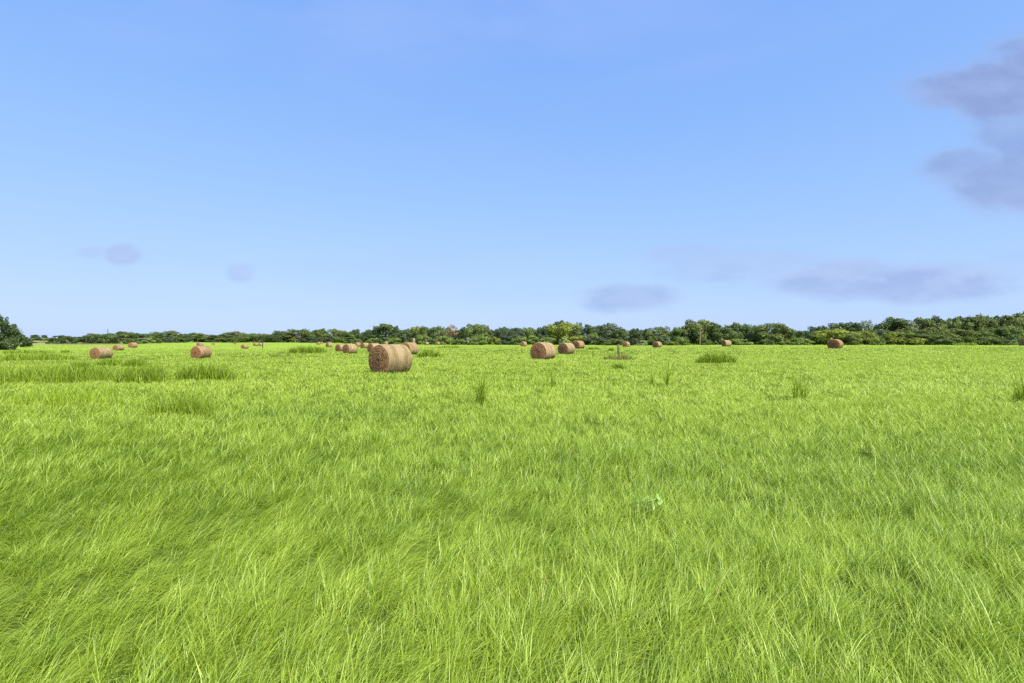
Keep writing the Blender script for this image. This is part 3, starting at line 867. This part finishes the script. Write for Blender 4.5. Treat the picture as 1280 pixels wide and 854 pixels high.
S_ = [
    # shrubs in front of the trees: px, top row, width, tone, dist shift
    (-9, 417, 30, 'D', -.12), (10, 420.5, 18, 'D', -.12), (27, 418.6, 17, 'D', -.14), (33, 427, 10, 'D', -.14),
    (36, 423.5, 9, 'O', .6), (42, 427.5, 9, 'O', .2), (53, 426.0, 10, 'M', .25), (59, 425.2, 9, 'O', .4), (67, 422, 8, 'D', .5), (78, 425.5, 9, 'O', .2), (91, 424.5, 9, 'D', .15),
    (44, 418.3, 9, 'D', .65), (56, 418.8, 7, 'B', .65), (49, 423, 12, 'D', .35), (62, 423, 9, 'M', .25), (73, 419.3, 15, 'D', .12), (85, 419.8, 15, 'D', -.02), (97, 421, 13, 'M', .12), (66, 427.0, 14, 'O', -.02),
    (214, 420.6, 16, 'B', -.06), (180, 422.4, 20, 'P', -.08), (164, 423, 14, 'M', -.08), (196, 423.5, 12, 'M', -.08),
    (385, 421.5, 20, 'B', -.05), (405, 421.5, 18, 'B', -.05), (440, 421, 20, 'M', -.05), (446, 423.3, 10, 'L', -.1),
    (468, 422.6, 16, 'L', -.06), (481, 421.6, 14, 'M', -.06), (492, 422, 16, 'L', -.06), (513, 422.5, 12, 'M', -.08), (528, 419, 18, 'L', -.06), (554, 420.6, 20, 'L', -.08), (539, 424, 12, 'B', -.08),
    (572, 423.6, 14, 'L', -.08), (585, 422.4, 11, 'P', -.08), (600, 420.2, 24, 'L', -.08), (618, 421.5, 12, 'Y', -.06), (634, 419, 22, 'B', -.05), (648, 420.5, 18, 'L', -.08), (667, 419.6, 22, 'L', -.07),
    (684, 421.5, 20, 'L', -.07), (704, 422.5, 11, 'P', -.09), (741, 416.5, 18, 'L', -.03), (730, 421.5, 18, 'B', -.05), (752, 422, 20, 'B', -.07), (768, 423.5, 26, 'O', -.10),
    (792, 422.6, 12, 'B', -.08), (803, 425, 13, 'P', -.1), (812, 424, 14, 'M', -.08), (829, 422, 16, 'B', -.05), (852, 422.4, 15, 'L', -.08), (840, 427, 14, 'Y', -.10),
    (882, 424, 14, 'M', -.06), (916, 414, 22, 'M', -.04), (925, 423.8, 24, 'L', -.09), (957, 424, 16, 'M', -.07), (980, 426.5, 14, 'L', -.1), (1000, 422.4, 24, 'L', -.08),
    (1097, 422.4, 14, 'L', -.10), (1125, 415.2, 42, 'Y', -.08), (1180, 423.5, 18, 'M', -.10), (1205, 421, 22, 'O', -.09), (1232, 421, 22, 'M', -.09), (1252, 423.5, 16, 'O', -.1), (1268, 425, 10, 'P', -.12),
    (1063, 417, 20, 'O', -.08), (1018, 421, 14, 'D', -.04),
]
# things one can find, to name the others by
LM = [(-6, "the big oak at the left edge"), (126, "the leftmost bale"), (166, "the third bale from the left"), (251, "the reddish bale"),
      (328, "the thin dark post"), (384, "the tall grass strip"), (437, "the overlapping bales"), (488, "the nearest bale"), (564, "the bare brownish tree"),
      (654, "the small bale beside shrubs"), (707, "the bright yellow green tree"), (773, "the fence post"), (821, "the half sunk bale"), (875, "the pale trunk"),
      (908, "the yellowish bale"), (964, "the broad olive oak"), (1044, "the rounded bale on the right"), (1118, "the big dark oak on the right"), (1210, "the bright grass hump")]
ORD = ["first", "second", "third", "fourth", "fifth", "sixth", "seventh", "eighth", "ninth", "tenth", "eleventh", "twelfth", "thirteenth", "fourteenth", "fifteenth", "sixteenth", "seventeenth", "eighteenth", "nineteenth", "twentieth"]
SPECIAL = {('T', -6): "big dark oak cut off by the left edge of the photo", ('T', 564): "bare brownish tree with few leaves, in the wood right of the nearest bale",
           ('T', 707): "broad bright yellow green tree above the three bales in line", ('T', 876): "tallest olive tree above the pale trunk in the middle right wood",
           ('T', 964): "broad domed olive oak right of the yellowish bale", ('T', 1042): "wide bushy yellow green tree directly behind the rounded bale on the right",
           ('T', 1118): "big dark oak standing above the bright yellow green shrub on the right", ('T', 479): "large dense dark oak rising behind the nearest bale",
           ('T', 1083): "thin pale tree with see-through top, right of the rounded bale", ('T', 1143): "wispy pale tree in the gap right of the big dark oak",
           ('T', 17): "small round dark tree peeping out right of the left edge oak", ('S', 1125): "wide bright yellow green shrub below the big dark oak on the right",
           ('S', 44): "left one of two dark bushes on the skyline of the left hill", ('S', 56): "right one of two dark bushes on the skyline of the left hill"}


def label_for(kind, px, tone, width, items, word):
    if (kind, px) in SPECIAL: return SPECIAL[(kind, px)]
    l0 = max([l for l in LM if l[0] < px] or [LM[0]], key=lambda l: l[0])
    between = sorted(p for p in items if l0[0] < p)
    if px <= LM[0][0]:
        k = sorted([p for p in items if p < LM[0][0]], reverse=True).index(px)
        return f"{CNAME[tone]} {word} outside the frame, {ORD[k]} left of {LM[0][1]}"
    k = between.index(px)
    return f"{CNAME[tone]} {word}, {ORD[k]} {word} to the right of {l0[1]}"


def place_plant(px, yt, w, tone, kd, shift, label, word, grp, i):
    D = tree_dist(px) * (1 + shift)
    x, y = at(px, D); z = gz(x, y)
    H = CAM_Z + (HOR - yt) / F * D - z
    Wd = w * 1.12 / F * D
    if kd == 'oak': Wd = max(Wd, H * 0.72)
    cm, tm = KINDS_[kd][i % len(KINDS_[kd])]
    root = link("shrub" if kd == 'shrub' else "tree", None)
    root.location = (x, y, z)
    root.rotation_euler = (0, 0, (i * 2.399) % (2 * PI))
    root.scale = (Wd, Wd, H)
    c_ = link("crown", cm, root)
    v = 0.9 + 0.25 * ((i * 0.618) % 1)
    cc = COL[tone]
    c_.color = (cc[0] * v, cc[1] * v, cc[2] * v, 1)
    link("stem" if kd == 'shrub' else "trunk", tm, root)
    tag(root, label, word, grp)
    return root


tpx = [t_[0] for t_ in T]; spx = [s_[0] for s_ in S_]
for i, (px, yt, w, tone, kd, sh) in enumerate(T):
    place_plant(px, yt, w, tone, kd, sh, label_for('T', px, tone, w, tpx, 'tree'), 'tree', 'trees of the wood edging the meadow', i)
for i, (px, yt, w, tone, sh) in enumerate(S_):
    place_plant(px, yt, w, tone, 'shrub', sh, label_for('S', px, tone, w, spx, 'shrub'), 'shrub', 'shrubs along the foot of the wood', i)

# the deep wood behind the edge trees: one mass of foliage that fills the gaps
r = np.random.default_rng(77)
pts, sz_, tt_ = [], [], []
nclump = 2600
ppx = r.uniform(104, 1380, nclump)
Dd = np.array([tree_dist(p) for p in ppx]) * r.uniform(1.05, 1.22, nclump)
topy = np.interp(ppx, [100, 200, 340, 380, 440, 480, 560, 700, 780, 820, 870, 960, 1000, 1050, 1120, 1200, 1280, 1400],
                 [424, 420, 420.5, 417, 417, 412, 413, 409, 415, 413, 407, 409, 416, 409, 406, 400, 396, 396])
px3 = (ppx - 640) / F * Dd
zt = ground_z(px3, Dd)
Ht = CAM_Z + (HOR - topy) / F * Dd - zt
cz_ = zt + Ht * r.uniform(0.0, 0.92, nclump)
lr = r.uniform(0.8, 1.8, nclump)
per = 34
ii = np.repeat(np.arange(nclump), per); n = len(ii)
d = r.normal(size=(n, 3)); d /= np.linalg.norm(d, axis=1)[:, None]
pos = np.stack([px3[ii], Dd[ii], cz_[ii]], -1) + d * (lr[ii] * r.uniform(.6, 1.05, n))[:, None]
nrm = d + r.normal(0, .45, (n, 3)); nrm /= np.linalg.norm(nrm, axis=1)[:, None]
t1 = np.cross(nrm, r.normal(size=(n, 3))); t1 /= np.linalg.norm(t1, axis=1)[:, None]; t2 = np.cross(nrm, t1)
s3 = r.uniform(.25, .5, n)[:, None]
V = np.stack([pos - t1 * s3, pos - t2 * s3 * .6, pos + t1 * s3, pos + t2 * s3 * .6], 1).reshape(-1, 3)
wood = link("woodland", np_mesh("woodland", V, [np.arange(n * 4).reshape(-1, 4)], m_leaf, False,
                                {'tint': np.repeat(np.clip(r.uniform(.1, .7, nclump)[ii] + r.normal(0, .12, n), 0, 1), 4)}))
wood.color = (0.065, 0.098, 0.032, 1)
tag(wood, "dense dark foliage filling the wood behind the edge trees", kind='stuff')

# ------------------------------------------------------------------ posts, poles, trunk, shed
def prism_post(name, px, D, h, wd, mat, label, cat, lean=0.0, cap=True):
    x, y = at(px, D); z = gz(x, y)
    vs, fs = tube([(0, 0, -.3), (0, 0, h * .5), (lean * .5, 0, h)], [wd, wd * .97, wd * .92], 9)
    o = link(name, mesh_from(vs, fs, name, mat)); o.location = (x, y, z)
    return tag(o, label, cat)


m_post, G = new_mat("weathered_post_wood")
tcn = m_post.node_tree.nodes.new('ShaderNodeTexCoord')
out(m_post, principled(m_post, G, G.mix(G.noise(tcn.outputs['Object'], 25, 4, .7), (0.055, 0.055, 0.025, 1), (0.15, 0.13, 0.065, 1)), 1, .1))
x, y = at(773, 45.5); z = gz(x, y)
root = link("fence_post", None); root.location = (x, y, z)
tag(root, "lone weathered wooden fence post standing in brown weeds", 'post')
vs, fs = tube([(0, 0, -.3), (.004, 0, .7), (.0, 0, 1.36)], [.10, .098, .095], 10)
link("shaft", mesh_from(vs, fs, "shaft", m_post), root)
vs, fs = [], []
for zz in (0.55, 0.95):
    v_, f_ = tube([(-.102, -.03, zz), (-.07, -.098, zz), (.07, -.098, zz + .005), (.104, -.03, zz)], [.006] * 4, 5)
    o0 = len(vs); vs += v_; fs += [tuple(i + o0 for i in f) for f in f_]
m_wire, G = new_mat("rusty_wire"); out(m_wire, principled(m_wire, G, (0.12, 0.07, 0.05, 1), .7, .4))
link("wire_staple", mesh_from(vs, fs, "wire_staple", m_wire), root)
m_dark, G = new_mat("dark_post_wood")
tcn = m_dark.node_tree.nodes.new('ShaderNodeTexCoord')
out(m_dark, principled(m_dark, G, G.mix(G.noise(tcn.outputs['Object'], 25, 4, .7), (0.03, 0.028, 0.02, 1), (0.07, 0.06, 0.04, 1)), 1, .1))
prism_post("post", 328.3, 170, 2.6, .14, m_dark, "thin dark post standing beside the tiny twin bales on the left", 'post')
x, y = at(875, 180); z = gz(x, y)
root = link("dead_tree", None); root.location = (x, y, z)
tag(root, "pale bare dead tree standing in front of the tallest olive tree", 'dead tree')
vs, fs = tube([(0, 0, -.3), (.05, 0, 2.4), (.2, 0, 4.9)], [.14, .12, .07], 9)
link("trunk", mesh_from(vs, fs, "trunk", m_pale), root)
for a_, b_, c_ in ((-.9, .2, 5.0), (1.0, -.2, 5.3), (.1, .5, 5.8)):
    vs, fs = tube([(.1, 0, 3.4 + abs(a_) * .5), (.1 + a_ * .5, b_ * .5, 4.3), (a_, b_, c_)], [.08, .06, .03], 6)
    link("branch", mesh_from(vs, fs, "branch", m_pale), root)
# weathered pale stump seen over the half hidden bale
x, y = at(517.2, 250); z = gz(x, y)
vs, fs = tube([(0, 0, -.2), (.1, 0, 1.2), (.0, .1, 2.4), (.15, 0, 3.3)], [.7, .6, .62, .35], 9)
o = link("tree_stump", mesh_from(vs, fs, "tree_stump", m_pale)); o.location = (x, y, z)
tag(o, "pale weathered stump seen just above the half hidden bale", 'tree stump')
# utility pole on the skyline
x, y = at(134.6, 420); z = gz(x, y)
root = link("utility_pole", None); root.location = (x, y, z)
tag(root, "thin utility pole on the skyline above the wood beyond the leftmost bale", 'utility pole')
Hp = CAM_Z + (HOR - 411.6) / F * 420 - z
vs, fs = tube([(0, 0, -.5), (0, 0, Hp * .6), (0, 0, Hp)], [.22, .2, .17], 8)
link("shaft", mesh_from(vs, fs, "shaft", m_dark), root)
vs, fs = tube([(-.8, 0, Hp - .7), (0, .0, Hp - .7), (.8, 0, Hp - .7)], [.08, .08, .08], 6)
link("crossarm", mesh_from(vs, fs, "crossarm", m_dark), root)
# small white roofed shed behind the left oak
x, y = at(13, 230); z = CAM_Z + (HOR - 424.5) / F * 230
zz = gz(x, y)
root = link("shed", None); root.location = (x, y, zz)
tag(root, "small white roofed shed half hidden behind the left edge oak", 'shed')
m_wall, G = new_mat("shed_wall"); out(m_wall, principled(m_wall, G, (0.45, 0.42, 0.36, 1), .8, .2))
m_roof, G = new_mat("white_metal_roof")
tcn = m_roof.node_tree.nodes.new('ShaderNodeTexCoord')
out(m_roof, principled(m_roof, G, G.mix(G.noise(tcn.outputs['Object'], 3, 4, .6), (.68, .68, .66, 1), (.82, .82, .80, 1)), .5, .4))
hw, hd_, hh_ = 1.7, 2.2, CAM_Z + (HOR - 421.5) / F * 230 - zz
me = bpy.data.meshes.new("wall")
me.from_pydata([(-hw, -hd_, -.3), (hw, -hd_, -.3), (hw, hd_, -.3), (-hw, hd_, -.3), (-hw, -hd_, hh_), (hw, -hd_, hh_), (hw, hd_, hh_), (-hw, hd_, hh_), (-hw, 0, hh_ + .8), (hw, 0, hh_ + .8)], [],
               [(0, 1, 5, 4), (1, 2, 6, 9, 5), (2, 3, 7, 6), (3, 0, 4, 8, 7)])
me.materials.append(m_wall); link("wall", me, root)
me = bpy.data.meshes.new("roof"); e = .25
v = []
for dzz in (0.02, 0.1):
    v += [(-hw - e, -hd_ - e, hh_ - .09 + dzz), (hw + e, -hd_ - e, hh_ - .09 + dzz), (hw + e, 0, hh_ + .8 + dzz), (-hw - e, 0, hh_ + .8 + dzz), (hw + e, hd_ + e, hh_ - .09 + dzz), (-hw - e, hd_ + e, hh_ - .09 + dzz)]
me.from_pydata(v, [], [(6, 7, 8, 9), (9, 8, 10, 11), (1, 0, 3, 2), (2, 3, 5, 4), (0, 1, 7, 6), (1, 2, 8, 7), (2, 4, 10, 8), (4, 5, 11, 10), (5, 3, 9, 11), (3, 0, 6, 9)])
me.materials.append(m_roof); link("roof", me, root)
